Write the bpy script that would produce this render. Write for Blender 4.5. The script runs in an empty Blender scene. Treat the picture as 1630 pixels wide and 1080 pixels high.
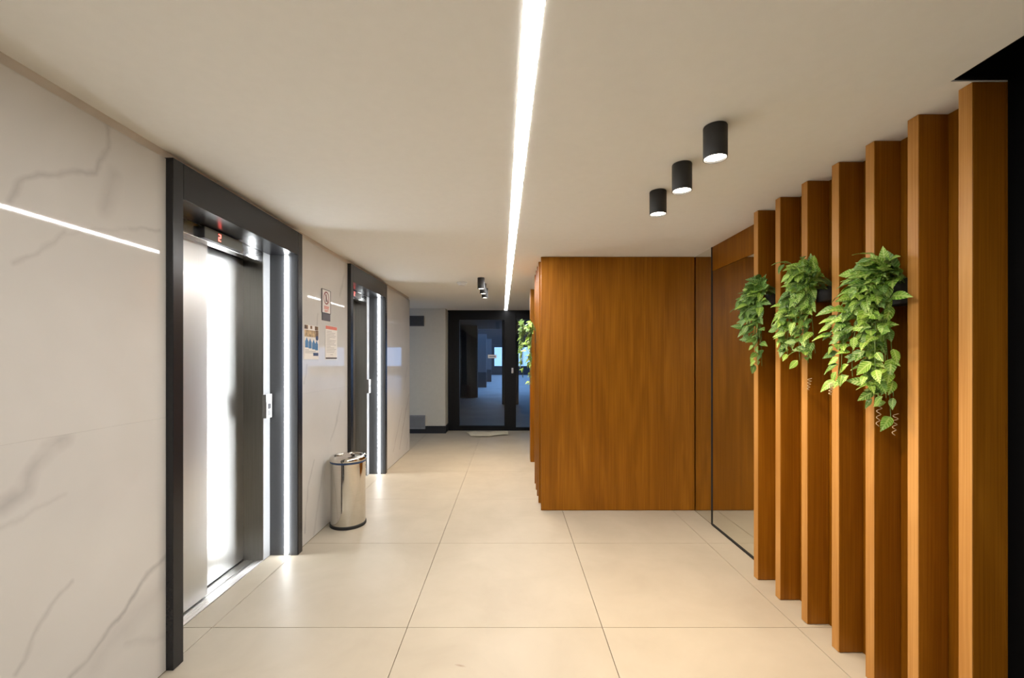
import bpy, bmesh, math, random
from mathutils import Vector, Matrix
rnd = random.Random(7)
S = bpy.context.scene
COL = S.collection

# ------------------------------------------------------------ camera, world, exposure
cam_d = bpy.data.cameras.new('camera')
cam = bpy.data.objects.new('camera', cam_d)
COL.objects.link(cam)
cam.location = (0, 0, 1.38)
cam.rotation_euler = (math.pi / 2, 0, 0)
cam_d.sensor_width = 36
cam_d.lens = 680 / 1630 * 36
cam_d.shift_x = 2.5 / 1630
cam_d.shift_y = 31 / 1630
cam_d.clip_start = 0.02
S.camera = cam
S.view_settings.view_transform = 'Standard'
S.view_settings.look = 'None'
S.view_settings.gamma = 1
S.view_settings.use_curve_mapping = False
EXPOSURE = 1.2
S.view_settings.exposure = EXPOSURE
LED_STRENGTH = 43.0          # ceiling strip
PORTAL_STRENGTH = 14.0       # vertical lift strips
SPOT_W = 31.0                # right hand downlights
SPOT_FAR_W = 29.0            # far downlights
WORLD_STRENGTH = 0.85         # daylight beyond the parking level
W = bpy.data.worlds.new('world')
S.world = W
W.use_nodes = True
W.node_tree.nodes['Background'].inputs[0].default_value = (0.30, 0.55, 1.0, 1)
W.node_tree.nodes['Background'].inputs[1].default_value = WORLD_STRENGTH

H = 2.303        # ceiling height
XL = -1.52       # marble face
XR = 1.67        # mirror face


# ------------------------------------------------------------ helpers
OFF = {}
LAST = ['']


def link(o, parent=None):
    COL.objects.link(o)
    if parent is not None:
        o.parent = parent
    return o


def empty(name, loc, label=None, cat=None, group=None, kind=None):
    o = bpy.data.objects.new(name, None)
    o.empty_display_size = 0.1
    o.location = loc
    COL.objects.link(o)
    OFF[o.name] = Vector(loc)
    props(o, label, cat, group, kind)
    return o


def props(o, label=None, cat=None, group=None, kind=None):
    if label:
        o['label'] = label
    if cat:
        o['category'] = cat
    if group:
        o['group'] = group
    if kind:
        o['kind'] = kind


def obj(name, bm, mat, parent=None, label=None, cat=None, group=None, kind=None, smooth=False, loc=None):
    """Link a bmesh (in world coordinates) as one mesh object."""
    bmesh.ops.recalc_face_normals(bm, faces=bm.faces)
    if parent is not None:
        off = OFF[parent.name]
    elif loc is not None:
        off = Vector(loc)
    else:
        xs = [v.co.x for v in bm.verts]; ys = [v.co.y for v in bm.verts]; zs = [v.co.z for v in bm.verts]
        off = Vector(((min(xs) + max(xs)) / 2, (min(ys) + max(ys)) / 2, min(zs)))
    bmesh.ops.translate(bm, verts=bm.verts, vec=-off)
    me = bpy.data.meshes.new(name)
    bm.to_mesh(me)
    bm.free()
    if smooth:
        for p in me.polygons:
            p.use_smooth = True
        try:
            me.set_sharp_from_angle(angle=math.radians(40))
        except Exception:
            pass
    me.materials.append(mat)
    o = bpy.data.objects.new(name, me)
    link(o, parent)
    if parent is None:
        o.location = off
    OFF[o.name] = off
    props(o, label, cat, group, kind)
    LAST[0] = o.name
    return o


def nb():
    return bmesh.new()


def bx(bm, x0, x1, y0, y1, z0, z1, bev=0.0, seg=1):
    r = bmesh.ops.create_cube(bm, size=1)
    vs = r['verts']
    for v in vs:
        v.co = Vector((x0 + (v.co.x + .5) * (x1 - x0), y0 + (v.co.y + .5) * (y1 - y0), z0 + (v.co.z + .5) * (z1 - z0)))
    if bev > 0:
        es = list({e for v in vs for e in v.link_edges})
        bmesh.ops.bevel(bm, geom=es, offset=bev, segments=seg, profile=0.5, affect='EDGES')
    return bm


def box(*a, **k):
    return bx(nb(), *a, **k)


def lathe(bm, prof, c, n=40, sx=1.0, sy=1.0):
    """prof: list of (r, z); revolve around the vertical through c."""
    rings = []
    for r, z in prof:
        ring = []
        for i in range(n):
            a = 2 * math.pi * i / n
            ring.append(bm.verts.new((c[0] + r * sx * math.cos(a), c[1] + r * sy * math.sin(a), c[2] + z)))
        rings.append(ring)
    for a, b in zip(rings, rings[1:]):
        for i in range(n):
            j = (i + 1) % n
            bm.faces.new((a[i], a[j], b[j], b[i]))
    return rings


def fill(bm, ring, flip=False):
    bm.faces.new(list(reversed(ring)) if flip else ring)


def tube(bm, pts, r, n=6):
    """Tube along points; r a number or a list."""
    rings = []
    up = Vector((0.31, 0.2, 0.93)).normalized()
    for i, p in enumerate(pts):
        p = Vector(p)
        a = Vector(pts[max(0, i - 1)]); b = Vector(pts[min(len(pts) - 1, i + 1)])
        t = (b - a).normalized()
        s = t.cross(up)
        if s.length < 1e-4:
            s = t.cross(Vector((1, 0, 0)))
        s.normalize()
        q = s.cross(t).normalized()
        rr = r[i] if isinstance(r, (list, tuple)) else r
        rings.append([bm.verts.new(p + (s * math.cos(2 * math.pi * k / n) + q * math.sin(2 * math.pi * k / n)) * rr) for k in range(n)])
    for a, b in zip(rings, rings[1:]):
        for k in range(n):
            j = (k + 1) % n
            bm.faces.new((a[k], a[j], b[j], b[k]))
    bm.faces.new(list(reversed(rings[0])))
    bm.faces.new(rings[-1])


# ------------------------------------------------------------ materials
class NT:
    def __init__(self, name):
        self.m = bpy.data.materials.new(name)
        self.m.use_nodes = True
        self.t = self.m.node_tree
        self.b = self.t.nodes['Principled BSDF']
        self.out = self.t.nodes['Material Output']

    def n(self, typ, **k):
        nd = self.t.nodes.new(typ)
        for a, v in k.items():
            setattr(nd, a, v)
        return nd

    def l(self, a, b):
        self.t.links.new(a, b)

    def val(self, s, v):
        if isinstance(v, bpy.types.NodeSocket):
            self.l(v, s)
        else:
            s.default_value = v

    def math(self, op, a, b=None, c=None, clamp=False):
        nd = self.n('ShaderNodeMath', operation=op, use_clamp=clamp)
        self.val(nd.inputs[0], a)
        if b is not None:
            self.val(nd.inputs[1], b)
        if c is not None:
            self.val(nd.inputs[2], c)
        return nd.outputs[0]

    def noise(self, vec, scale, detail=2.0, rough=.5, dist=0.0):
        nd = self.n('ShaderNodeTexNoise')
        self.val(nd.inputs['Vector'], vec)
        nd.inputs['Scale'].default_value = scale
        nd.inputs['Detail'].default_value = detail
        nd.inputs['Roughness'].default_value = rough
        nd.inputs['Distortion'].default_value = dist
        return nd.outputs['Fac']

    def ramp(self, f, stops):
        nd = self.n('ShaderNodeValToRGB')
        e = nd.color_ramp.elements
        while len(e) < len(stops):
            e.new(0.5)
        for i, (p, c) in enumerate(stops):
            e[i].position = p
            e[i].color = (*c, 1) if len(c) == 3 else c
        self.l(f, nd.inputs[0])
        return nd.outputs[0]

    def mix(self, f, a, b, blend='MIX'):
        nd = self.n('ShaderNodeMix', data_type='RGBA', blend_type=blend)
        self.val(nd.inputs['Factor'], f)
        for s, v in ((nd.inputs[6], a), (nd.inputs[7], b)):
            if isinstance(v, bpy.types.NodeSocket):
                self.l(v, s)
            else:
                s.default_value = (*v, 1)
        return nd.outputs[2]

    def pos(self):
        return self.n('ShaderNodeNewGeometry').outputs['Position']

    def xyz(self, v):
        nd = self.n('ShaderNodeSeparateXYZ')
        self.l(v, nd.inputs[0])
        return nd.outputs

    def comb(self, x, y, z):
        nd = self.n('ShaderNodeCombineXYZ')
        for i, v in enumerate((x, y, z)):
            self.val(nd.inputs[i], v)
        return nd.outputs[0]

    def bump(self, h, strength, dist=0.002):
        nd = self.n('ShaderNodeBump')
        nd.inputs['Strength'].default_value = strength
        nd.inputs['Distance'].default_value = dist
        self.l(h, nd.inputs['Height'])
        self.l(nd.outputs[0], self.b.inputs['Normal'])


def plain(name, col, rough=.5, metal=0.0, spec=.5, coat=0.0, coat_r=.1, noise_amt=.0, noise_scale=20):
    t = NT(name)
    t.b.inputs['Roughness'].default_value = rough
    t.b.inputs['Metallic'].default_value = metal
    t.b.inputs['Specular IOR Level'].default_value = spec
    t.b.inputs['Coat Weight'].default_value = coat
    t.b.inputs['Coat Roughness'].default_value = coat_r
    f = t.noise(t.pos(), noise_scale, 3)
    a = tuple(max(0, c * (1 - noise_amt)) for c in col)
    b = tuple(min(1, c * (1 + noise_amt)) for c in col)
    t.l(t.ramp(f, [(.3, a), (.7, b)]), t.b.inputs['Base Color'])
    return t.m


def emit(name, col, strength, fade=None):
    t = NT(name)
    if fade:      # emission lowered along y, added to darken the far end of the lobby
        mr = t.n('ShaderNodeMapRange')
        t.l(t.xyz(t.pos())[1], mr.inputs[0])
        mr.inputs[1].default_value = fade[0]; mr.inputs[2].default_value = fade[1]
        mr.inputs[3].default_value = strength; mr.inputs[4].default_value = strength * fade[2]
        t.l(mr.outputs[0], t.b.inputs['Emission Strength'])
    t.b.inputs['Base Color'].default_value = (.8, .8, .8, 1)
    t.b.inputs['Emission Color'].default_value = (*col, 1)
    t.b.inputs['Emission Strength'].default_value = strength
    return t.m


def wood(name, dark, light, fine=1.0, rough=.36):
    t = NT(name)
    p = t.xyz(t.pos())
    ri = t.n('ShaderNodeObjectInfo').outputs['Random']
    h = t.math('ADD', t.math('ADD', p[0], p[1]), t.math('MULTIPLY', ri, 9.0))
    z = t.math('ADD', p[2], t.math('MULTIPLY', ri, 5.0))
    field = t.noise(t.comb(t.math('MULTIPLY', h, 3.4), 0.0, t.math('MULTIPLY', z, .33)), 1.0, 1.2, .4, .12)
    rings = t.math('SINE', t.math('MULTIPLY', field, 46.0))
    rings = t.math('MULTIPLY_ADD', rings, .5, .5)
    grain = t.noise(t.comb(t.math('MULTIPLY', h, 95.0 * fine), 0.0, t.math('MULTIPLY', z, 1.6)), 1.0, 3, .6)
    patch = t.noise(t.comb(t.math('MULTIPLY', h, 5.0), 1.3, t.math('MULTIPLY', z, .7)), 1.0, 2, .5)
    f = t.math('ADD', t.math('MULTIPLY', rings, .11), t.math('MULTIPLY', grain, .62))
    f = t.math('ADD', f, t.math('MULTIPLY', patch, .38))
    fl = t.noise(t.comb(t.math('MULTIPLY', h, 11.0), 4.7, t.math('MULTIPLY', z, 1.5)), 1.0, 2, .5, .5)
    f = t.math('ADD', f, t.math('MULTIPLY', t.math('SUBTRACT', fl, .58, clamp=True), .9))
    mid = tuple((a * .55 + b * .45) for a, b in zip(dark, light))
    t.l(t.ramp(f, [(.30, dark), (.55, mid), (.82, light)]), t.b.inputs['Base Color'])
    t.b.inputs['Roughness'].default_value = rough
    t.b.inputs['Specular IOR Level'].default_value = .18
    t.bump(grain, .06, .001)
    return t.m


def marble(name, veins, seed):
    t = NT(name)
    pos = t.pos()
    p = t.xyz(pos)
    yz = t.comb(p[1], p[2], 0.0)
    nz = t.n('ShaderNodeTexNoise')
    t.l(pos, nz.inputs['Vector'])
    nz.inputs['Scale'].default_value = 9
    nz.inputs['Detail'].default_value = 4
    off = t.n('ShaderNodeVectorMath', operation='MULTIPLY_ADD')
    t.l(nz.outputs['Color'], off.inputs[0])
    off.inputs[1].default_value = (.05, .05, 0)
    ad = t.n('ShaderNodeVectorMath', operation='SUBTRACT')
    t.l(yz, ad.inputs[0])
    ad.inputs[1].default_value = (.025, .025, 0)
    t.l(ad.outputs[0], off.inputs[2])
    q = off.outputs[0]
    total = None
    wob = t.noise(pos, 6.0 + seed, 3, .6)
    for pts, w, a in veins:
        d = None
        for A, B in zip(pts, pts[1:]):
            ab = (B[0] - A[0], B[1] - A[1], 0)
            L2 = ab[0] ** 2 + ab[1] ** 2
            s1 = t.n('ShaderNodeVectorMath', operation='SUBTRACT')
            t.l(q, s1.inputs[0]); s1.inputs[1].default_value = (A[0], A[1], 0)
            dt = t.n('ShaderNodeVectorMath', operation='DOT_PRODUCT')
            t.l(s1.outputs[0], dt.inputs[0]); dt.inputs[1].default_value = (ab[0] / L2, ab[1] / L2, 0)
            cl = t.math('ADD', dt.outputs['Value'], 0.0, clamp=True)
            sc = t.n('ShaderNodeVectorMath', operation='SCALE')
            sc.inputs[0].default_value = ab; t.l(cl, sc.inputs['Scale'])
            ds = t.n('ShaderNodeVectorMath', operation='DISTANCE')
            t.l(s1.outputs[0], ds.inputs[0]); t.l(sc.outputs[0], ds.inputs[1])
            d = ds.outputs['Value'] if d is None else t.math('MINIMUM', d, ds.outputs['Value'])
        g = t.math('MULTIPLY', t.math('SUBTRACT', 1.0, t.math('DIVIDE', d, w * 3.2), clamp=True), a * .8)
        total = g if total is None else t.math('MAXIMUM', total, g)
    total = t.math('MULTIPLY', total, t.math('MULTIPLY_ADD', wob, 1.3, .12), clamp=True)
    cloud = t.noise(pos, 1.7, 3, .55, .3)
    base = t.ramp(cloud, [(.3, (.56, .54, .505)), (.7, (.62, .60, .565))])
    col = t.mix(total, base, (.235, .21, .205))
    t.l(col, t.b.inputs['Base Color'])
    t.b.inputs['Roughness'].default_value = .035
    t.b.inputs['Specular IOR Level'].default_value = .5
    return t.m


def tile_mat():
    t = NT('porcelain_floor_tile')
    pos = t.pos()
    p = t.xyz(pos)
    f = t.noise(pos, 2.3, 4, .6, .4)
    ri = t.n('ShaderNodeObjectInfo').outputs['Random']
    f = t.math('ADD', f, t.math('MULTIPLY', t.math('SUBTRACT', ri, .5), .08))
    col = t.ramp(f, [(.3, (.395, .345, .27)), (.7, (.45, .40, .318))])
    # a small brown scuff on one tile
    dx = t.math('DIVIDE', t.math('ADD', p[0], .225), .03)
    dy = t.math('DIVIDE', t.math('SUBTRACT', p[1], t.math('MULTIPLY_ADD', p[0], -.25, 1.862)), .009)
    r = t.math('SQRT', t.math('ADD', t.math('MULTIPLY', dx, dx), t.math('MULTIPLY', dy, dy)))
    m = t.math('MULTIPLY', t.math('SUBTRACT', 1.0, r, clamp=True), .7)
    col = t.mix(m, col, (.22, .15, .10))
    t.l(col, t.b.inputs['Base Color'])
    rr = t.math('MULTIPLY_ADD', t.noise(pos, 14, 3), .08, .40)
    t.l(rr, t.b.inputs['Roughness'])
    t.b.inputs['Specular IOR Level'].default_value = .30
    return t.m


def steel(name, col, rough, stretch=(60, 60, 1.2), coat=0.0, coat_r=.05, amt=.1, rv=.08):
    t = NT(name)
    p = t.xyz(t.pos())
    v = t.comb(t.math('MULTIPLY', p[0], stretch[0]), t.math('MULTIPLY', p[1], stretch[1]), t.math('MULTIPLY', p[2], stretch[2]))
    f = t.noise(v, 4.0, 3, .6)
    t.l(t.ramp(f, [(.25, tuple(c * (1 - amt) for c in col)), (.75, tuple(min(1, c * (1 + amt)) for c in col))]), t.b.inputs['Base Color'])
    t.l(t.math('MULTIPLY_ADD', f, rv, rough - rv / 2), t.b.inputs['Roughness'])
    t.b.inputs['Metallic'].default_value = 1
    t.b.inputs['Coat Weight'].default_value = coat
    t.b.inputs['Coat Roughness'].default_value = coat_r
    return t.m


def glass_mat(name, tint=(.86, .9, .93), base=.05):
    t = NT(name)
    lw = t.n('ShaderNodeLayerWeight')
    lw.inputs['Blend'].default_value = .5
    f5 = t.math('POWER', lw.outputs['Facing'], 4.0)
    fac = t.math('MULTIPLY_ADD', f5, .85, base, clamp=True)
    tr = t.n('ShaderNodeBsdfTransparent')
    tr.inputs[0].default_value = (*tint, 1)
    gl = t.n('ShaderNodeBsdfGlossy')
    gl.inputs['Roughness'].default_value = .01
    gl.inputs['Color'].default_value = (.95, .95, .95, 1)
    mx = t.n('ShaderNodeMixShader')
    t.l(fac, mx.inputs[0]); t.l(tr.outputs[0], mx.inputs[1]); t.l(gl.outputs[0], mx.inputs[2])
    t.l(mx.outputs[0], t.out.inputs[0])
    return t.m


def leaf_mat(name, a, b, vein):
    t = NT(name)
    uv = t.n('ShaderNodeUVMap').outputs[0]
    u = t.xyz(uv)
    ax = t.math('ABSOLUTE', t.math('SUBTRACT', u[0], .5))
    # side veins: stripes slanting to the midrib
    s = t.math('SINE', t.math('MULTIPLY', t.math('SUBTRACT', u[1], t.math('MULTIPLY', ax, .9)), 42.0))
    ob = t.n('ShaderNodeObjectInfo')
    nz = t.noise(t.n('ShaderNodeTexCoord').outputs['Object'], 55.0, 3, .6)
    st = t.math('MULTIPLY', t.math('MULTIPLY_ADD', s, .5, .35, clamp=True), t.math('MULTIPLY_ADD', nz, 1.4, -.15, clamp=True))
    rib = t.math('SUBTRACT', 1.0, t.math('MULTIPLY', ax, 16.0), clamp=True)
    f = t.math('MAXIMUM', st, t.math('MULTIPLY', rib, .8))
    base = t.mix(ob.outputs['Random'], a, b)
    t.l(t.mix(f, base, vein), t.b.inputs['Base Color'])
    t.b.inputs['Roughness'].default_value = .34
    t.b.inputs['Specular IOR Level'].default_value = .4
    t.bump(s, .25, .002)
    return t.m


M = dict(
    ceil=plain('ceiling_paint', (.88, .875, .84), .9, noise_amt=.01),
    plaster=plain('beige_wall_paint', (.56, .52, .425), .85, noise_amt=.02),
    cream=plain('cream_plaster', (.66, .60, .53), .85, noise_amt=.02),
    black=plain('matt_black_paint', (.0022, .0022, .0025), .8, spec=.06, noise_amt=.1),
    alu=plain('black_aluminium', (.004, .0045, .006), .45, spec=.22, noise_amt=.08),
    lamp=plain('black_lamp_housing', (.014, .014, .014), .55, noise_amt=.1),
    portal=plain('charcoal_portal_panel', (.014, .014, .016), .27, spec=.40, noise_amt=.08, noise_scale=60),
    grout=plain('brown_grout', (.16, .11, .075), .9, noise_amt=.1),
    tile=tile_mat(),
    wood=wood('warm_wood_veneer', (.165, .052, .001), (.34, .130, .008)),
    slat=wood('slat_wood', (.165, .050, .001), (.34, .130, .009), 1.4),
    band=wood('lit_slat_wood', (.33, .135, .022), (.58, .30, .09), 1.6),  # slat wood made lighter: strip light on the slat fronts put into colour
    door_steel=steel('brushed_door_steel', (.60, .595, .575), .32, (60, 60, .6), coat=.35, coat_r=.06, amt=.03, rv=.02),
    reveal=plain('dark_satin_reveal', (.048, .049, .052), .42, spec=.5, noise_amt=.05, noise_scale=80),
    facing=plain('satin_grey_facing', (.32, .325, .33), .35, metal=.1, noise_amt=.03, noise_scale=80),
    jamb_steel=steel('brushed_jamb_steel', (.27, .265, .25), .30, (60, 60, 1.0)),
    header_steel=steel('polished_header_steel', (.62, .62, .61), .16, (1.0, 4.0, 60)),
    sill=steel('grooved_aluminium', (.72, .71, .70), .32, (40, 1.5, 40)),
    chrome=steel('polished_stainless', (.66, .63, .585), .10, (3, 3, 30), amt=.03),
    dark_gap=plain('dark_gap', (.01, .01, .01), .8, noise_amt=.1),
    mirror=steel('mirror_silver', (.80, .80, .75), .045, (1, 1, 1), amt=.004),
    glass=glass_mat('door_glass', base=.022),
    led=emit('led_diffuser_white', (1.0, .985, .962), LED_STRENGTH, fade=(4.8, 7.2, .14)),
    portal_led=emit('led_diffuser_cool', (.93, .97, 1.0), PORTAL_STRENGTH),
    bulb=emit('warm_lamp_lens', (1.0, .88, .70), 9.0),
    digit=emit('red_digit_glow', (1.0, .06, .04), 2.2),
    display=plain('display_glass', (.20, .21, .19), .22, spec=.5, noise_amt=.03),
    white=plain('white_plastic', (.78, .79, .80), .4, noise_amt=.02),
    grey=plain('grey_plastic', (.19, .19, .19), .5, noise_amt=.05),
    button=plain('dark_button', (.05, .05, .055), .35, noise_amt=.05),
    rubber=plain('black_rubber', (.012, .012, .012), .6, noise_amt=.1),
    paper=plain('white_paper', (.72, .68, .63), .6, noise_amt=.02),
    ink=plain('grey_print', (.33, .30, .28), .6, noise_amt=.05),
    ink_dark=plain('dark_print', (.06, .05, .055), .6, noise_amt=.05),
    red=plain('red_print', (.62, .17, .12), .55, noise_amt=.05),
    red_dark=plain('dark_red_print', (.22, .035, .04), .55, noise_amt=.05),
    red_light=plain('pale_red_print', (.72, .36, .32), .55, noise_amt=.05),
    blue=plain('blue_print', (.06, .18, .36), .55, noise_amt=.15),
    blue_dark=plain('navy_print', (.03, .06, .14), .55, noise_amt=.1),
    photo=plain('brown_photo_print', (.16, .085, .035), .5, noise_amt=.7, noise_scale=35),
    photo2=plain('tan_photo_print', (.42, .29, .15), .5, noise_amt=.5, noise_scale=40),
    plate=plain('grey_plate', (.10, .09, .095), .45, noise_amt=.06),
    vent=plain('dark_vent_metal', (.085, .078, .07), .6, noise_amt=.06),
    vent2=plain('grey_vent_metal', (.26, .25, .24), .6, noise_amt=.05),
    skirting=plain('black_skirting', (.010, .010, .011), .45, noise_amt=.1),
    cloth=plain('cream_cloth', (.62, .57, .44), .95, noise_amt=.06, noise_scale=60),
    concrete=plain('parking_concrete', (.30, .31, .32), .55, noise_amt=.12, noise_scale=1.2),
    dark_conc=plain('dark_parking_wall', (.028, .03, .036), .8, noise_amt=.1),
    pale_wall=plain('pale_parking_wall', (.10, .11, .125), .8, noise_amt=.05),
    planter=plain('black_planter', (.012, .012, .011), .6, noise_amt=.1),
    vine=plain('vine_stem', (.12, .19, .045), .5, noise_amt=.2),
    tendril=plain('pale_tendril', (.50, .38, .22), .6, noise_amt=.15),
    leaf_a=leaf_mat('variegated_leaf', (.085, .235, .012), (.19, .37, .022), (.55, .66, .20)),
    leaf_b=leaf_mat('dark_variegated_leaf', (.04, .13, .012), (.09, .21, .022), (.30, .42, .13)),
)

# ------------------------------------------------------------ floor
YJ = [-3.0, -1.81, -.81, .19, 1.19, 2.19, 3.19, 4.19, 5.19, 6.19, 7.19, 8.19, 8.25]
XJ = [-3.6, -2.529, -1.529, -.529, .471, 1.471, 2.5]
fb = nb()
bx(fb, -4.2, 2.6, -3.2, 8.3, -.16, -.008)
floor = obj('floor', fb, M['grout'], kind='structure')
regions = [(-1.52, 1.67, -3.0, 8.2), (-1.683, -1.52, 1.945, 2.995), (-1.683, -1.52, 4.045, 5.095), (-3.6, -1.52, 6.44, 7.87)]
J = .0016
for (rx0, rx1, ry0, ry1) in regions:
    for i in range(len(XJ) - 1):
        for j in range(len(YJ) - 1):
            x0 = max(rx0, XJ[i] + J); x1 = min(rx1, XJ[i + 1] - J)
            y0 = max(ry0, YJ[j] + J); y1 = min(ry1, YJ[j + 1] - J)
            if x1 - x0 < .004 or y1 - y0 < .004:
                continue
            obj('tile', box(x0, x1, y0, y1, -.008, 0.0, bev=.0007), M['tile'], floor)

# ------------------------------------------------------------ ceiling
cb = nb()
bx(cb, -4.2, 1.466, -3.2, 8.23, H, H + .2)
bx(cb, 1.4662, 2.6, 1.4225, 8.23, H, H + .2)
bx(cb, -4.2, 2.6, -3.2, 8.5, 2.62, 2.75)
ceiling = obj('ceiling', cb, M['ceil'], kind='structure')

# ------------------------------------------------------------ left wall: plaster core and marble slabs
PORT = [(1.885, 3.057), (3.985, 5.157)]
wb = nb()
segs = [(-3.2, 1.8835), (3.0585, 3.9835), (5.1585, 6.44)]
for a, b in segs:
    bx(wb, -2.25, -1.532, a, b, 0, H)
for a, b in PORT:
    bx(wb, -2.25, -1.70, a - .0014, b + .0014, 2.2695, H)
    bx(wb, -1.6999, -1.532, a - .0014, b + .0014, 2.2695, H)
bx(wb, -2.4, -2.26, -3.2, 6.44, 0, H)
wall_left = obj('wall_left', wb, M['cream'], kind='structure')

NEAR = [([(1.301, 1.864), (1.329, 1.929), (1.374, 1.974), (1.56, 2.066), (1.621, 2.181), (1.609, 2.258)], 0.0053, 0.5), ([(1.604, 1.937), (1.647, 2.085)], 0.0143, 0.35), ([(1.451, 1.813), (1.421, 1.769), (1.374, 1.721), (1.304, 1.67)], 0.0041, 0.4), ([(1.701, 1.898), (1.854, 1.936)], 0.0039, 0.4), ([(1.441, 1.802), (1.688, 1.889)], 0.0034, 0.2)]
NEAR2 = [([(1.455, 1.104), (1.411, 1.087), (1.364, 1.025), (1.335, 0.96), (1.272, 0.929)], 0.012, 0.6), ([(1.451, 0.913), (1.356, 0.9), (1.272, 0.867)], 0.004, 0.3), ([(1.476, 0.612), (1.431, 0.583), (1.383, 0.528), (1.338, 0.438), (1.304, 0.404)], 0.0041, 0.45), ([(1.878, 0.513), (1.79, 0.475), (1.66, 0.369), (1.537, 0.297), (1.471, 0.279)], 0.0061, 0.7), ([(1.884, 0.385), (1.79, 0.356), (1.66, 0.308), (1.56, 0.258)], 0.0252, 0.3), ([(1.878, 0.154), (1.688, 0.253)], 0.0078, 0.25)]
MID = [([(3.308, 0.592), (3.205, 0.414), (3.156, 0.094)], 0.0047, 0.6), ([(3.486, 0.539), (3.394, 0.287), (3.308, 0.023)], 0.0075, 0.4), ([(3.821, 0.992), (3.738, 0.825), (3.62, 0.683)], 0.0068, 0.5), ([(3.372, 1.732), (3.34, 1.591)], 0.0049, 0.5), ([(3.185, 1.338), (3.146, 1.2)], 0.0047, 0.5), ([(3.908, 2.133), (3.807, 1.945)], 0.0085, 0.4)]
FAR = [([(6.4, 0.844), (6.171, 0.572), (5.992, 0.331), (5.856, 0.14)], 0.0067, 0.8), ([(5.992, 0.684), (5.758, 0.415), (5.542, 0.166)], 0.0064, 0.6), ([(6.283, 1.251), (6.098, 0.941)], 0.0068, 0.4), ([(6.4, 0.26), (6.245, 0.057)], 0.007, 0.5)]
mats_m = [marble('marble_near_upper', NEAR, 0), marble('marble_near_lower', NEAR2, 1), marble('marble_middle', MID, 2), marble('marble_far', FAR, 3)]
for a, b, lo, hi in [(-3.2, -.55, 1, 0), (-.548, 1.8845, 1, 0), (3.0575, 3.9845, 2, 2), (5.1575, 6.44, 3, 3)]:
    obj('marble_slab', box(-1.531, XL, a, b, 0.003, 1.1198), mats_m[lo], wall_left)
    obj('marble_slab', box(-1.531, XL, a, b, 1.1202, 2.262), mats_m[hi], wall_left)


# ------------------------------------------------------------ lift entrances
def seg_digit(bm, x, yc, z0, w, h, t, which):
    """Seven segment strokes on a plane facing +x, read by someone looking along -x (right hand = +y)."""
    y0, y1 = yc - w / 2, yc + w / 2
    zm = z0 + h / 2
    g = t * .15
    R = {'a': (y0 + g, y1 - g, z0 + h - t, z0 + h), 'g': (y0 + g, y1 - g, zm - t / 2, zm + t / 2), 'd': (y0 + g, y1 - g, z0, z0 + t),
         'b': (y1 - t, y1, zm + g, z0 + h - g), 'c': (y1 - t, y1, z0 + g, zm - g),
         'f': (y0, y0 + t, zm + g, z0 + h - g), 'e': (y0, y0 + t, z0 + g, zm - g)}
    for k in which:
        a, b, c, d = R[k]
        bx(bm, x, x + .0012, a, b, c, d)


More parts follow.
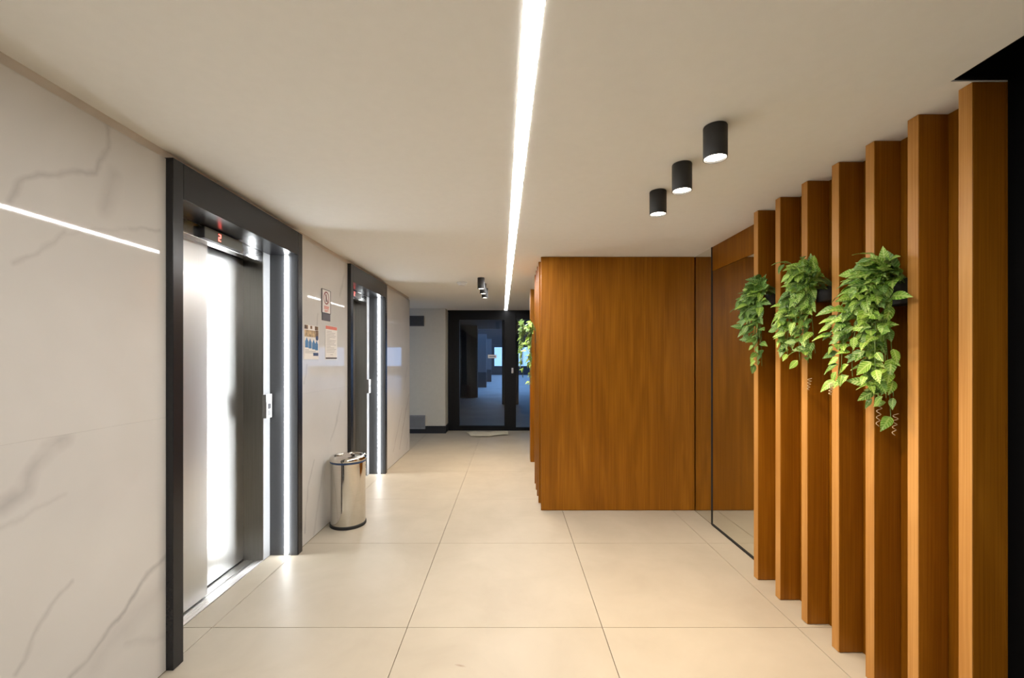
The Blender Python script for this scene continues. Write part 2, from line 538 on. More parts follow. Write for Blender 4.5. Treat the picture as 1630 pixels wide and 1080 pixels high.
def lift(y, label):
    """y = near edge of the portal."""
    root = empty('elevator_entrance', (-1.6, y + .586, 0), label, 'elevator', 'lift entrances in the marble wall')
    Y = lambda d: y + d - 1.885
    fx, bk = -1.488, -1.686
    # black portal: two side panels and a header
    obj('portal_side', box(bk - .1, fx, Y(1.885), Y(1.945), 0, 2.268, bev=.002), M['portal'], root)
    obj('portal_side', box(bk, fx, Y(2.995), Y(3.057), 0, 2.268, bev=.002), M['portal'], root)
    obj('portal_header', box(bk, fx, Y(1.9452), Y(2.9948), 2.105, 2.268, bev=.002), M['portal'], root)
    obj('reveal_panel', box(bk + .002, fx - .004, Y(2.9905), Y(2.9946), .002, 2.1045), M['reveal'], root, label='dark brushed metal panel')
    # upright light strip let into the far reveal, facing the camera side
    lb = nb()
    n = 8
    xc, yc, r = -1.566, Y(2.9922), .013
    prof = [(xc + r * math.cos(math.pi * i / n), yc - .022 * math.sin(math.pi * i / n)) for i in range(n + 1)]
    lo = [lb.verts.new((px, py, .012)) for px, py in prof]
    hi = [lb.verts.new((px, py, 2.098)) for px, py in prof]
    for i in range(n):
        lb.faces.new((lo[i], lo[i + 1], hi[i + 1], hi[i]))
    lb.faces.new((lo[n], lo[0], hi[0], hi[n]))
    lb.faces.new(lo); lb.faces.new(list(reversed(hi)))
    obj('light_strip', lb, M['portal_led'], root, label='lit white light strip', smooth=True)
    # steel door frame
    obj('door_jamb', box(-1.90, bk, Y(1.9455), Y(2.03), 0, 2.032, bev=.002), M['jamb_steel'], root)
    obj('door_jamb', box(-1.90, bk, Y(2.91), Y(2.9945), 0, 2.1045, bev=.002), M['jamb_steel'], root)
    hd = obj('door_header', box(-1.75, bk, Y(1.9455), Y(2.909), 2.0325, 2.1045, bev=.0015), M['header_steel'], root)
    obj('jamb_facing', box(bk - .0005, bk + .002, Y(2.912), Y(2.9895), .001, 2.1043), M['facing'], root, label='pale satin jamb facing')
    # floor number box on the header
    db = obj('display_box', box(bk - .001, -1.655, Y(2.31), Y(2.64), 2.034, 2.098, bev=.001), M['button'], root)
    obj('display_face', box(-1.6555, -1.6538, Y(2.312), Y(2.638), 2.036, 2.096), M['display'], db)
    sb = nb()
    seg_digit(sb, -1.6538, Y(2.43), 2.046, .021, .040, .0055, 'abged')
    obj('floor_digit', sb, M['digit'], db, label='red digit 2')
    # two sliding door leaves
    obj('door_leaf', box(-1.79, -1.755, Y(2.0), Y(2.475), .012, 2.036, bev=.002), M['door_steel'], root)
    obj('door_leaf', box(-1.855, -1.82, Y(2.44), Y(2.93), .012, 2.05, bev=.002), M['door_steel'], root)
    # sill with grooves
    s = nb()
    for x0, x1, zt in [(-1.745, -1.684, .005), (-1.757, -1.747, .003), (-1.80, -1.759, .005), (-1.814, -1.802, .003), (-1.90, -1.816, .005)]:
        bx(s, x0, x1, Y(2.0305), Y(2.9095), -.008, zt)
    for k in range(5):
        x0 = -1.738 + k * .0105
        bx(s, x0, x0 + .006, Y(2.031), Y(2.909), .005, .0066)
    obj('sill', s, M['sill'], root)
    # call panel standing proud of the far jamb
    cp = obj('call_panel', box(bk - .001, -1.660, Y(2.905), Y(2.968), .972, 1.132, bev=.001), M['grey'], root)
    obj('face_plate', box(-1.6605, -1.658, Y(2.906), Y(2.967), .973, 1.131), M['white'], cp)
    obj('card', box(-1.6585, -1.657, Y(2.900), Y(2.967), 1.082, 1.134), M['white'], cp)
    obj('button', box(-1.6585, -1.6555, Y(2.922), Y(2.955), 1.034, 1.070, bev=.0008), M['button'], cp)
    obj('button', box(-1.6585, -1.6555, Y(2.922), Y(2.955), .988, 1.024, bev=.0008), M['grey'], cp)
    return root


lift(1.885, 'black framed lift with steel doors nearest the camera, floor number 2 above')
lift(3.985, 'narrower looking black framed lift entrance beyond the steel bin')

# ------------------------------------------------------------ notices on the marble between the lifts
xw = XL + .001
sg = empty('prohibition_sign', (xw, 3.515, 1.72), 'white sign with crossed out figure in a ring and red text, grey plate below', 'sign')
obj('plate', box(xw, xw + .004, 3.432, 3.598, 1.75, 1.945), M['paper'], sg)
bord = nb()
for a in [(3.432, 3.598, 1.941, 1.945), (3.432, 3.598, 1.75, 1.755), (3.432, 3.437, 1.755, 1.941), (3.594, 3.598, 1.755, 1.941)]:
    bx(bord, xw + .0005, xw + .0062, *a)
obj('border', bord, M['plate'], sg)
rg = nb()
cy, cz = 3.515, 1.877
NR = 32
for rad0, rad1 in [(.043, .053)]:
    a = [rg.verts.new((xw + .0048, cy + rad0 * math.cos(2 * math.pi * i / NR), cz + rad0 * math.sin(2 * math.pi * i / NR))) for i in range(NR)]
    b = [rg.verts.new((xw + .0048, cy + rad1 * math.cos(2 * math.pi * i / NR), cz + rad1 * math.sin(2 * math.pi * i / NR))) for i in range(NR)]
    for i in range(NR):
        j = (i + 1) % NR
        rg.faces.new((a[i], a[j], b[j], b[i]))
c, s_ = math.cos(math.radians(-52)), math.sin(math.radians(-52))
quad = [(-.046, -.005), (.046, -.005), (.046, .005), (-.046, .005)]
rg.faces.new([rg.verts.new((xw + .0052, cy + p * c - q * s_, cz + p * s_ + q * c)) for p, q in quad])
obj('ring', rg, M['red_dark'], sg)
fg = nb()
bx(fg, xw + .004, xw + .0046, cy - .006, cy + .004, cz + .018, cz + .030)
bx(fg, xw + .004, xw + .0046, cy - .010, cy + .008, cz - .008, cz + .016)
bx(fg, xw + .004, xw + .0046, cy - .012, cy - .003, cz - .032, cz - .008)
bx(fg, xw + .004, xw + .0046, cy + .003, cy + .016, cz - .028, cz - .008)
obj('figure', fg, M['ink_dark'], sg)
tb = nb()
for k, (w, o) in enumerate([(.10, .0), (.085, .006), (.09, .0)]):
    bx(tb, xw + .004, xw + .0046, cy - .045 + o, cy - .045 + o + w, 1.804 - k * .009, 1.810 - k * .009)
for k, (w, o) in enumerate([(.07, .012), (.05, .012)]):
    bx(tb, xw + .004, xw + .0046, cy - .045 + o, cy - .045 + o + w, 1.772 - k * .010, 1.778 - k * .010)
obj('text_lines', tb, M['red'], sg)
obj('lower_plate', box(xw, xw + .003, 3.440, 3.596, 1.690, 1.7495), M['plate'], sg)

po = empty('poster', (xw, 3.26, 1.373), 'poster with brown photographs over four blue figures, taped beside the near lift', 'poster')
obj('sheet', box(xw, xw + .0015, 3.14, 3.38, 1.373, 1.632), M['paper'], po)
x1 = xw + .0015
for a in [(3.146, 3.20, 1.60, 1.630), (3.24, 3.27, 1.605, 1.628), (3.315, 3.372, 1.60, 1.630), (3.325, 3.375, 1.545, 1.598)]:
    obj('photograph', box(x1, x1 + .0005, *a), M['photo'], po)
obj('photograph', box(x1, x1 + .0005, 3.150, 3.322, 1.543, 1.594), M['photo2'], po)
for k, yy in enumerate((3.158, 3.212, 3.27, 3.32)):
    f = nb()
    z0 = 1.462 - k * .006
    bx(f, x1, x1 + .0005, yy, yy + .048, z0, z0 + .052)
    vs = [f.verts.new((x1 + .0004, yy + .006, z0 + .052)), f.verts.new((x1 + .0004, yy + .042, z0 + .052)), f.verts.new((x1 + .0004, yy + .024, z0 + .078))]
    f.faces.new(vs)
    obj('blue_figure', f, M['blue'], po)
obj('round_badge', lathe and (lambda b: (b.faces.new([b.verts.new((x1 + .0009, 3.35 + .024 * math.cos(t * math.pi / 8), 1.538 + .019 * math.sin(t * math.pi / 8))) for t in range(16)]), b)[1])(nb()), M['blue_dark'], po)
tl = nb()
for k, w in enumerate((.06, .17, .15)):
    bx(tl, x1, x1 + .0005, 3.158, 3.158 + w, 1.443 - k * .011, 1.447 - k * .011)
obj('text_lines', tl, M['ink'], po)
obj('blue_label', box(x1, x1 + .0006, 3.288, 3.374, 1.400, 1.424, bev=.0002), M['blue_dark'], po)

nt = empty('notice', (xw, 3.623, 1.37), 'white notice sheet with a red heading band, below the crossed out sign', 'notice')
obj('sheet', box(xw, xw + .0015, 3.506, 3.74, 1.37, 1.653), M['paper'], nt)
obj('heading_band', box(x1, x1 + .0005, 3.510, 3.736, 1.624, 1.651), M['red'], nt)
tl = nb()
for k in range(15):
    w = .19 if k not in (0, 5, 10) else .10
    bx(tl, x1, x1 + .0005, 3.526, 3.526 + w - .02 * (k % 3), 1.606 - k * .0125, 1.6095 - k * .0125)
bx(tl, x1, x1 + .0005, 3.60, 3.65, 1.41, 1.414)
obj('text_lines', tl, M['ink'], nt)
obj('footer_band', box(x1, x1 + .0005, 3.510, 3.736, 1.376, 1.388), M['ink_dark'], nt)

# ------------------------------------------------------------ far end: recess, beige wall, vents, skirting, glass doors
DX0, DX1, DY = -1.18, 1.67, 8.2
be = nb()
bx(be, -4.2, -1.2, 7.87, 8.3, 0, H)
bx(be, -4.0, -3.6, 6.44, 7.87, 0, H)
wall_back = obj('wall_back', be, M['plaster'], kind='structure')
sk = nb()
bx(sk, -3.6, -1.188, 7.858, 7.87, 0, .137, bev=.002)
bx(sk, -1.2, -1.188, 7.8705, 8.2, 0, .137, bev=.002)
obj('baseboard_back', sk, M['skirting'], kind='structure')


def vent(x0, x1, z0, z1, y, depth, mat, label, n):
    v = empty('wall_vent', ((x0 + x1) / 2, y, z0), label, 'vent')
    fr = nb()
    f = .014
    bx(fr, x0, x1, y - depth, y, z0, z0 + f); bx(fr, x0, x1, y - depth, y, z1 - f, z1)
    bx(fr, x0, x0 + f, y - depth, y, z0 + f, z1 - f); bx(fr, x1 - f, x1, y - depth, y, z0 + f, z1 - f)
    obj('frame', fr, mat, v)
    obj('backing', box(x0 + f, x1 - f, y - .004, y - .001, z0 + f, z1 - f), M['dark_gap'] if mat is M['vent'] else M['vent'], v)
    for k in range(n):
        z = z0 + f + (z1 - z0 - 2 * f) * (k + .15) / n
        zz = (z1 - z0 - 2 * f) / n * .62
        obj('slat', box(x0 + f, x1 - f, y - depth * .8, y - .005, z, z + zz), mat, v)


vent(-2.05, -1.59, 1.975, 2.165, 7.87, .02, M['vent'], 'dark louvred vent high on the beige wall past the lifts', 8)
vent(-2.05, -1.565, .085, .335, 7.857, .03, M['vent2'], 'grey louvred vent low on the beige wall above the skirting', 9)

d1 = empty('door_1', (-.54, DY, 0), 'wide glass leaf of the black framed entrance at the far end', kind='structure')
fr = nb()
bx(fr, -1.188, -.975, DY - .03, DY + .05, 0, 2.276)
bx(fr, -.975, -.115, DY - .03, DY + .05, 2.118, 2.276)
bx(fr, -.975, -.115, DY - .03, DY + .05, 0, .09)
obj('door_frame', fr, M['alu'], d1)
obj('stile', box(-.115, .105, DY - .035, DY + .05, 0, 2.276, bev=.003), M['alu'], d1)
obj('glass_pane', box(-.975, -.115, DY + .004, DY + .012, .09, 2.118), M['glass'], d1)
lk = obj('lock_case', box(.02, .055, DY - .045, DY - .0352, 1.10, 1.20, bev=.003), M['white'], d1)
lvr = nb(); bx(lvr, .032, .043, DY - .07, DY - .0452, 1.155, 1.166); bx(lvr, .028, .047, DY - .0595, DY - .0452, 1.112, 1.130)
obj('door_handle', lvr, M['chrome'], lk)
pul = nb(); tube(pul, [(-.098, DY - .034, 1.76), (-.098, DY - .07, 1.74), (-.098, DY - .07, 1.38), (-.098, DY - .034, 1.36)], .009, 8)
obj('pull_bar', pul, M['alu'], d1, smooth=True)
d2 = empty('door_2', (.9, DY, 0), 'second glass leaf of the far entrance, mostly behind the wood screen', kind='structure')
fr = nb()
bx(fr, .105, 1.67, DY - .03, DY + .05, 2.118, 2.276)
bx(fr, .105, 1.67, DY - .03, DY + .05, 0, .06)
bx(fr, 1.47, 1.67, DY - .03, DY + .05, .06, 2.118)
obj('door_frame', fr, M['alu'], d2)
obj('glass_pane', box(.105, 1.47, DY + .004, DY + .012, .06, 2.118), M['glass'], d2)
lin = obj('trim_1', box(-1.2, 1.8, DY - .02, DY + .06, 2.2765, H), M['alu'], kind='structure')
st = empty('door_sticker', (-.35, DY + .003, 1.38), 'small white label stuck on the far glass door', 'sticker')
obj('label_sheet', box(-.43, -.265, DY + .0025, DY + .0035, 1.385, 1.452), M['white'], st)
tl = nb(); bx(tl, -.41, -.285, DY + .0015, DY + .0025, 1.412, 1.425)
obj('text_line', tl, M['ink_dark'], st)

# cloth lying at the foot of the glass door
cl = nb()
NX, NY = 40, 14
grid = []
for i in range(NX + 1):
    row = []
    for j in range(NY + 1):
        u, v = i / NX, j / NY
        x = -.76 + .72 * u + .06 * (v - .5) * (1 - u) * -2
        y0 = 7.42 + .26 * u ** 1.4 + .10 * (1 - u) ** 6
        y1 = 7.95 - .05 * (1 - u) + .02 * math.sin(9 * u)
        y = y0 + (y1 - y0) * v
        z = .006 + .012 * abs(math.sin(6 * u + 3.5 * v)) + .010 * abs(math.sin(13 * u - 4 * v)) * (.4 + v) + .03 * max(0, u - .9) * 5 * (1 - abs(2 * v - 1))
        row.append(cl.verts.new((x, y, z)))
    grid.append(row)
for i in range(NX):
    for j in range(NY):
        cl.faces.new((grid[i][j], grid[i + 1][j], grid[i + 1][j + 1], grid[i][j + 1]))
rag = obj('floor_cloth', cl, M['cloth'], label='crumpled cream cloth on the floor at the glass door', cat='cloth', smooth=True)
md = rag.modifiers.new('thick', 'SOLIDIFY'); md.thickness = .004; md.offset = 1

# ------------------------------------------------------------ parking level seen through the glass
gp = nb()
bx(gp, -14, 14, 8.3, 46, -.16, -.01)
obj('floor_parking', gp, M['concrete'], kind='structure')
gp = nb()
bx(gp, -14, 14, 8.52, 17.0, 2.55, 2.75)
obj('ceiling_parking', gp, M['dark_conc'], kind='structure')
gp = nb()
bx(gp, -14, -13.7, 8.3, 40, 0, 2.55)
bx(gp, -14, -4.0, 8.1, 8.3, 0, 2.75)
bx(gp, 2.6, 14, 8.1, 8.3, 0, 2.75)
bx(gp, 13.7, 14, 8.3, 19, 0, 2.55)
bx(gp, -13.7, -1.36, 36, 36.3, 0, 2.55)
bx(gp, -1.36, 14, 36, 36.3, 0, .74)
bx(gp, -14, 14, 36, 36.3, 2.56, 5.5)
bx(gp, -1.36, 14, 36, 36.3, 2.33, 2.55)
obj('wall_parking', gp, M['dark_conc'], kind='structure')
for k, (yy, xr) in enumerate([(15.1, -1.17), (20.4, -1.155), (25.4, -1.14)]):
    p = empty('parking_partition', (-4, yy, 0), ['dark partition nearest behind the glass door', 'second dark partition beyond the glass door', 'third and farthest partition beyond the glass door'][k], 'partition', 'partitions of the parking level')
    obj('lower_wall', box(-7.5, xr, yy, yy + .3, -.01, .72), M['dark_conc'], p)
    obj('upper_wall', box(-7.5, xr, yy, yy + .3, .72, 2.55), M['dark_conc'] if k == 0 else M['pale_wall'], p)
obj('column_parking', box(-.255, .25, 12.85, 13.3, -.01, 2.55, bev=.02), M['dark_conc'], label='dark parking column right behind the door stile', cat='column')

# ------------------------------------------------------------ right side: wood block, mirrors, slatted screens
wbk = nb()
bx(wbk, .312, 1.66, 3.885, 4.745, 0, H)
bx(wbk, 1.70, 1.9, 1.4225, 8.3, 0, H)
bx(wbk, .295, 1.70, 5.69, 5.88, 0, H)
bx(wbk, 1.66, 1.70, 3.895, 4.745, 0, H)
wall_right = obj('wall_right', wbk, M['wood'], kind='structure')
obj('wood_panel', box(.277, 1.6655, 3.87, 3.8845, 0.004, H - .002, bev=.001), M['wood'], wall_right)
obj('wood_panel', box(.268, 1.6955, 5.674, 5.6895, 0.004, H - .002, bev=.001), M['wood'], wall_right)
obj('wood_panel', box(.2655, .2945, 5.69, 5.88, 0.004, H - .002, bev=.001), M['wood'], wall_right)
obj('transom_panel', box(1.672, 1.70, 2.72, 3.536, 2.102, H, bev=.001), M['wood'], wall_right)

mi = empty('wall_mirror', (1.68, 3.2, 0), 'tall frameless mirror door in the wood wall beside the slats', 'mirror')
obj('mirror_panel', box(1.672, 1.69, 2.72, 3.535, .012, 2.098), M['mirror'], mi)
obj('edge_strip', box(1.668, 1.70, 3.5355, 3.552, .0, H), M['dark_gap'], mi, label='dark upright joint')
obj('bottom_strip', box(1.664, 1.70, 2.72, 3.535, .0, .0115), M['dark_gap'], mi)
obj('fixed_mirror', box(1.672, 1.69, 3.5525, 3.868, .003, H - .001), M['mirror'], mi)

SL = [2.655, 2.435, 2.213, 2.0, 1.806, 1.610, 1.422]
sc = empty('slatted_screen', (1.6, 2.05, 0), 'wide wooden slatted screen along the right, three plants hanging from it', 'screen')
obj('back_panel', box(1.652, 1.699, 1.4225, 2.715, 0, H - .001), M['wood'], sc)
for yy in SL:
    obj('slat', box(1.54, 1.6515, yy, yy + .046, .002, H - .001, bev=.003, seg=2), M['slat'], sc)
    obj('lit_front', box(1.5385, 1.5399, yy + .0015, yy + .0445, .003, H - .002), M['band'], bpy.data.objects[LAST[0]])  # thin added front face, its paler wood stands in for light falling there
sc2 = empty('slatted_screen', (.29, 4.4, 0), 'narrow wooden slatted screen on the side of the wood block', 'screen')
for yy in (4.07, 4.275, 4.475, 4.70):
    obj('slat', box(.268, .3115, yy, yy + .045, .002, H - .001, bev=.002), M['slat'], sc2)

# dark side opening next to the camera
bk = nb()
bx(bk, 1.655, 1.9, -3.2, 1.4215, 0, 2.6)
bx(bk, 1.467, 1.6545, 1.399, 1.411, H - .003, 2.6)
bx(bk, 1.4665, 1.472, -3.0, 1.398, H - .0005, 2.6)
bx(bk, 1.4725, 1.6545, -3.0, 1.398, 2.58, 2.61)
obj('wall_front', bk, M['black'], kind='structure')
rb = nb()
bx(rb, -1.53, 1.7, -3.2, -3.0, 0, 2.6)
obj('wall_rear', rb, M['cream'], kind='structure')

# ------------------------------------------------------------ ceiling strip light, downlights, detector
ls = empty('ceiling_light_strip', (-.01, 4.0, H), 'long thin white light strip running down the ceiling', 'light')


def strip(bm, w, z0, z1):
    p0, p1 = Vector((.062 + .021 * 3.6, -2.5)), Vector((-.087, 8.165))
    d = (p1 - p0).normalized(); n_ = Vector((-d.y, d.x)) * w
    cs = [p0 + n_, p0 - n_, p1 - n_, p1 + n_]
    a = [bm.verts.new((c.x, c.y, z0)) for c in cs]; b = [bm.verts.new((c.x, c.y, z1)) for c in cs]
    bm.faces.new(a); bm.faces.new(list(reversed(b)))
    for i in range(4):
        j = (i + 1) % 4
        bm.faces.new((a[i], a[j], b[j], b[i]))
    return bm


obj('diffuser', strip(nb(), .0265, H - .0011, H - .0004), M['led'], ls)
obj('profile', strip(nb(), .0285, H - .00035, H - .0001), M['white'], ls)


def downlight(x, y, label, power, group, z1=H, h=.128, r=.045):
    dl = empty('ceiling_downlight', (x, y, z1 - h), label, 'light', group)
    b = nb()
    rings = lathe(b, [(r * .97, z1 - .0005), (r, z1 - .004), (r, z1 - h), (r - .003, z1 - h), (r - .004, z1 - h + .010)], (x, y, 0), 36)
    fill(b, rings[0]);
    obj('housing', b, M['lamp'], dl, smooth=True)
    b = nb()
    rings = lathe(b, [(r - .0045, z1 - h + .008), (r - .0045, z1 - h + .012)], (x, y, 0), 36)
    fill(b, rings[0], True); fill(b, rings[1])
    obj('lens', b, M['bulb'], dl)
    L = bpy.data.lights.new('downlight_beam', 'SPOT')
    L.energy = power; L.color = (1.0, .74, .45); L.spot_size = math.radians(105); L.spot_blend = .75; L.shadow_soft_size = .035
    o = bpy.data.objects.new('downlight_beam', L)
    link(o, dl); o.location = (0, 0, .003)


for y, nm in [(1.70, 'nearest of the three in a row by the slatted screen'), (2.03, 'middle one of the three in a row by the slatted screen'), (2.36, 'farthest of the three in a row by the slatted screen')]:
    downlight(.815, y, 'black cylinder ceiling spotlight, ' + nm, SPOT_W, 'spotlights by the slatted screen')
for y, nm in [(4.89, 'first and most visible of the three before the glass door'), (5.26, 'middle of the overlapping three before the glass door'), (5.62, 'hindmost of the overlapping three before the glass door')]:
    downlight(-.336, y, 'small black cylinder spotlight, ' + nm, SPOT_FAR_W, 'spotlights before the glass door', r=.041)

sd = empty('smoke_detector', (-.586, 5.17, H - .04), 'round white smoke detector on the ceiling near the far spotlights', 'detector')
b = nb(); rg_ = lathe(b, [(.064, H - .0005), (.064, H - .014), (.058, H - .019)], (-.586, 5.17, 0), 32); fill(b, rg_[0]); fill(b, rg_[-1], True)
obj('base', b, M['white'], sd, smooth=True)
b = nb(); rg_ = lathe(b, [(.048, H - .0195), (.046, H - .030), (.036, H - .040)], (-.586, 5.17, 0), 32); fill(b, rg_[0]); fill(b, rg_[-1], True)
obj('sensor_head', b, M['white'], sd, smooth=True)

# ------------------------------------------------------------ bin
bc = (-1.352, 3.56, 0)
R = .138
bn = empty('trash_bin', bc, 'round polished steel bin with a swing lid between the two lifts', 'bin')
b = nb(); r_ = lathe(b, [(R + .002, .0005), (R + .006, .004), (R + .006, .022), (R + .001, .027)], bc, 56); fill(b, r_[0], True); fill(b, r_[-1])
obj('base_ring', b, M['rubber'], bn, smooth=True)
b = nb(); r_ = lathe(b, [(R, .0275), (R, .522)], bc, 72); fill(b, r_[0], True); fill(b, r_[-1])
obj('body', b, M['chrome'], bn, smooth=True)
b = nb(); r_ = lathe(b, [(R + .001, .5225), (R + .004, .526), (R + .004, .536), (R + .001, .539)], bc, 56); fill(b, r_[0], True); fill(b, r_[-1])
obj('collar', b, M['blue_dark'], bn, smooth=True)
b = nb()
r_ = lathe(b, [(R + .006, .5395), (R + .008, .546), (R + .007, .562), (R - .004, .574), (R - .024, .578), (R - .032, .574), (R - .034, .560)], bc, 64)
fill(b, r_[0], True); fill(b, r_[-1])
lid = obj('lid', b, M['chrome'], bn, smooth=True)
# swing flap: two dished halves meeting at a raised ridge
b = nb()
NA, NRr = 48, 10
rows = []
for k in range(NRr + 1):
    rr = (R - .036) * k / NRr
    row = []
    for i in range(NA):
        a = 2 * math.pi * i / NA
        px, py = rr * math.cos(a), rr * math.sin(a)
        q = px * math.cos(.6) + py * math.sin(.6)
        z = .5615 + .032 * math.exp(-(q / .014) ** 2) * (1 - (rr / R) ** 4) + .010 * (abs(q) / R)
        row.append(b.verts.new((bc[0] + px, bc[1] + py, z)))
    rows.append(row)
for k in range(NRr):
    for i in range(NA):
        j = (i + 1) % NA
        if k == 0:
            b.faces.new((rows[0][i], rows[1][i], rows[1][j]))
        else:
            b.faces.new((rows[k][i], rows[k + 1][i], rows[k + 1][j], rows[k][j]))
bmesh.ops.remove_doubles(b, verts=b.verts, dist=1e-6)
obj('swing_flap', b, M['chrome'], bn, smooth=True)


# ------------------------------------------------------------ hanging plants
def leaf_mesh(seed, mat):
    r = random.Random(seed)
    bm = nb()
    uvl = bm.loops.layers.uv.new('UVMap')
    prof = [(0, .02), (.10, .26), (.26, .44), (.45, .47), (.64, .38), (.82, .21), (.94, .07), (1.0, .0)]
    fold = .22 + .18 * r.random(); droop = .20 + .35 * r.random(); tw = (r.random() - .5) * .3
    vs = []
    uvs = {}
    for t, w in prof:
        w *= .56
        zc = -droop * t * t
        row = []
        for s in ((-1, -.5, 0, .5, 1) if w > 0 else (0,)):
            z = zc + fold * abs(s) * w - .16 * (abs(s) ** 3) * w + tw * s * w * t + .025 * math.sin(9 * t + 5 * s)
            v = bm.verts.new((s * w, t, z))
            uvs[v] = (.5 + s * w, t)
            row.append(v)
        vs.append(row)
    for a, b_ in zip(vs, vs[1:]):
        if len(b_) == 1:
            for i in range(4):
                bm.faces.new((a[i], a[i + 1], b_[0]))
        else:
            for i in range(4):
                bm.faces.new((a[i], a[i + 1], b_[i + 1], b_[i]))
    for f in bm.faces:
        f.smooth = True
        for lp in f.loops:
            lp[uvl].uv = uvs[lp.vert]
    me = bpy.data.meshes.new('leaf')
    bm.to_mesh(me); bm.free()
    me.materials.append(mat)
    return me


LEAF_A = [leaf_mesh(i, M['leaf_a']) for i in range(7)]
LEAF_B = [leaf_mesh(20 + i, M['leaf_b']) for i in range(7)]


def bez(p0, p1, p2, p3, t):
    u = 1 - t
    return p0 * u ** 3 + p1 * 3 * u * u * t + p2 * 3 * u * t * t + p3 * t ** 3


def plant(base, label, planter_box, vines, size, seed, dense, darkf=.25, tendrils=(), mouth=0.0, solids=()):
    """base: point at the planter mouth; vines: (end y, end x, end z, outward bulge, rise)."""
    r = random.Random(seed)
    root = empty('hanging_plant', base, label, 'plant')
    B = Vector(base)
    x0, x1, y0, y1, z0, z1 = planter_box
    pl = nb()
    t = .006
    bx(pl, x0, x1, y0, y1, z0, z0 + t)
    bx(pl, x0, x0 + t, y0, y1, z0 + t, z1); bx(pl, x1 - t, x1, y0, y1, z0 + t, z1)
    bx(pl, x0 + t, x1 - t, y0, y0 + t, z0 + t, z1); bx(pl, x0 + t, x1 - t, y1 - t, y1, z0 + t, z1)
    bx(pl, x0 + t, x1 - t, y0 + t, y1 - t, z1 - .03, z1 - .02)
    obj('planter', pl, M['planter'], root)
    for (ey, ex, ez, bulge, rise) in vines:
        s = Vector((x0 + (x1 - x0) * r.uniform(.15, .6), y0 + (y1 - y0) * r.uniform(.25, .75), z1 - .025))
        e = Vector((ex, ey, ez))
        q = Vector((mouth, s.y, s.z + rise * .6))
        c1 = q + Vector((-bulge * .5, (ey - q.y) * .3, rise * .5 + .015))
        c2 = Vector((ex - bulge * .25, ey + (q.y - ey) * .15, max(ez + (q.z - ez) * .55, ez)))
        pts = [s, s.lerp(q, .5) + Vector((0, 0, .012))] + [bez(q, c1, c2, e, k / 14) for k in range(15)]
        vb = nb()
        tube(vb, pts, [.0026 - .0012 * k / 16 for k in range(17)], 5)
        obj('vine', vb, M['vine'], root, smooth=True)
        length = sum((a - b_).length for a, b_ in zip(pts, pts[1:]))
        n = max(3, int(length / dense))
        for k in range(n):
            tt = (k + .6 + r.uniform(-.3, .3)) / n
            tt = min(1, .06 + .94 * tt)
            fi = tt * 16
            i0 = min(15, int(fi))
            p = pts[i0].lerp(pts[i0 + 1], fi - i0)
            ok = False
            for _try in range(9):
                out = Vector((-1, 0, 0)) * r.uniform(.2, 1.0) + Vector((0, r.uniform(-1.2, 1.1), 0)) + Vector((0, 0, r.uniform(-1.0, .25)))
                if tt < .3:
                    out += Vector((-.2, 0, .75))
                out.normalize()
                nrm = Vector((-.5 + r.uniform(-.5, .5), -.5 + r.uniform(-.6, .5), .7 + r.uniform(-.6, .4)))
                nrm = (nrm - out * nrm.dot(out))
                if nrm.length < .1:
                    continue
                nrm.normalize()
                side = out.cross(nrm).normalized()
                sz = size * r.uniform(.68, 1.15) * (1 - .18 * tt)
                base_p = p + out * size * .16
                ok = True
                for t_, w_ in ((0, 0), (.25, .3), (.25, -.3), (.5, .3), (.5, -.3), (.75, .2), (.75, -.2), (1, 0)):
                    c = base_p + out * sz * t_ + side * sz * w_ - nrm * sz * .25 * t_ * t_
                    if any(x0_ - .004 < c.x < x1_ + .004 and y0_ - .004 < c.y < y1_ + .004 for x0_, x1_, y0_, y1_ in solids):
                        ok = False
                        break
                if ok:
                    break
            if not ok:
                continue
            pool = LEAF_B if r.random() < darkf else LEAF_A
            o = bpy.data.objects.new('leaf', pool[r.randrange(7)])
            m3 = Matrix((side * sz, out * sz, nrm * sz)).transposed().to_4x4()
            o.matrix_local = Matrix.Translation(base_p - B) @ m3
            link(o, root)
    for (tx, ty, tz, ln) in tendrils:
        pts = []
        for k in range(40):
            a = k * .62
            rr = .010 * (1 - .5 * k / 40)
            pts.append((tx + rr * math.cos(a), ty + rr * math.sin(a) * .8 + .012 * k / 40, tz - ln * k / 40))
        vb = nb(); tube(vb, pts, .0016, 5)
        obj('tendril', vb, M['tendril'], root, smooth=True)
    return root


def vine_set(seed, n, y, x, z, bulge, rise):
    r = random.Random(seed)
    return [(r.uniform(*y), r.uniform(*x), r.uniform(*z), r.uniform(*bulge), r.uniform(*rise)) for _ in range(n)]


SOLID_R = [(1.5385, 1.6515, yy, yy + .046) for yy in SL] + [(1.652, 1.8, 1.4, 2.72)]
SOLID_L = [(.268, .3115, yy, yy + .045) for yy in (4.07, 4.275, 4.475, 4.70)] + [(.312, 2, 3.87, 4.75)]
SOLID_P = [(.2655, 2, 5.674, 5.88)]
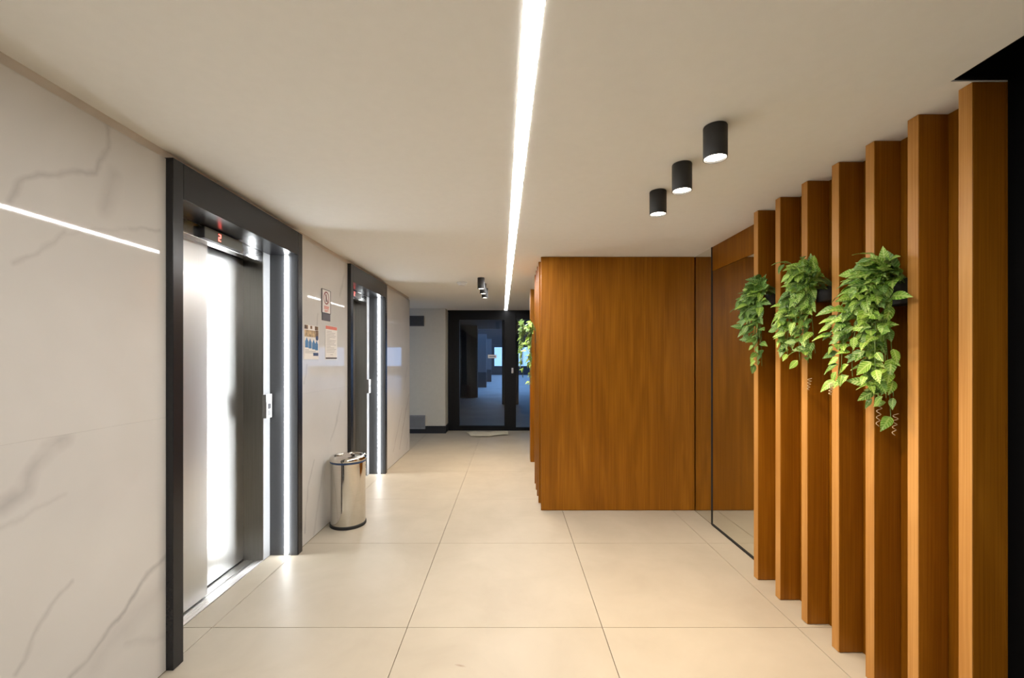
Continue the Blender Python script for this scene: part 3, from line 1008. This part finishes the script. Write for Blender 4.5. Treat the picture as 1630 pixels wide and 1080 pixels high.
# nearest plant, between the second and third slats from the camera
plant((1.575, 1.732, 1.62), 'largest bushy trailing plant, nearest the camera on the slatted screen',
      (1.572, 1.648, 1.664, 1.798, 1.60, 1.70),
      vine_set(1, 9, (1.74, 1.93), (1.41, 1.49), (1.25, 1.50), (.05, .14), (.04, .14))
      + vine_set(2, 6, (1.68, 1.78), (1.44, 1.52), (1.18, 1.40), (.03, .08), (.02, .10))
      + vine_set(3, 4, (1.69, 1.76), (1.49, 1.545), (1.08, 1.25), (.02, .05), (.0, .05))
      + vine_set(4, 5, (1.72, 1.86), (1.42, 1.50), (1.55, 1.72), (.02, .06), (.10, .16)),
      .082, 11, .030, .3, tendrils=[(1.505, 1.74, 1.20, .10), (1.40, 1.86, 1.27, .05), (1.535, 1.70, 1.16, .09)], mouth=1.518, solids=SOLID_R)
plant((1.575, 2.13, 1.64), 'bushy trailing plant in the middle of the three on the slatted screen',
      (1.578, 1.648, 2.066, 2.204, 1.67, 1.74),
      vine_set(5, 9, (2.12, 2.27), (1.43, 1.50), (1.34, 1.60), (.05, .12), (.05, .15))
      + vine_set(6, 5, (2.08, 2.18), (1.44, 1.52), (1.26, 1.46), (.03, .08), (.02, .10))
      + vine_set(7, 5, (2.12, 2.22), (1.42, 1.50), (1.72, 1.90), (.02, .06), (.10, .16)),
      .080, 12, .031, .35, tendrils=[(1.50, 2.14, 1.28, .06)], mouth=1.518, solids=SOLID_R)
plant((1.575, 2.57, 1.66), 'smallest trailing plant of the slatted screen, nearest the mirror',
      (1.578, 1.648, 2.488, 2.648, 1.71, 1.78),
      vine_set(8, 10, (2.53, 2.70), (1.43, 1.50), (1.48, 1.70), (.04, .10), (.04, .12))
      + vine_set(9, 4, (2.52, 2.62), (1.45, 1.52), (1.32, 1.50), (.02, .06), (.02, .08))
      + vine_set(10, 3, (2.54, 2.66), (1.43, 1.50), (1.70, 1.82), (.02, .05), (.06, .12)),
      .078, 13, .033, .7, mouth=1.518, solids=SOLID_R)
# two plants on the far side screen
plant((.29, 4.59, 1.6), 'yellow lit trailing plant on the narrow slatted screen side',
      (.275, .311, 4.525, 4.695, 1.55, 1.68),
      vine_set(14, 5, (4.50, 4.66), (.17, .24), (1.05, 1.45), (.03, .06), (.04, .12))
      + vine_set(15, 4, (4.50, 4.68), (.17, .23), (1.45, 1.80), (.02, .05), (.06, .14)),
      .075, 14, .034, .15, mouth=.25, solids=SOLID_L)
plant((.24, 5.78, 1.62), 'dark trailing plant hanging on the wooden pillar before the glass door',
      (.20, .264, 5.70, 5.86, 1.57, 1.70),
      vine_set(16, 6, (5.70, 5.90), (.145, .21), (1.00, 1.40), (.02, .05), (.06, .2))
      + vine_set(17, 5, (5.70, 5.90), (.15, .21), (1.50, 1.92), (.02, .04), (.10, .22)),
      .078, 15, .034, 1.0, mouth=.19, solids=SOLID_P)
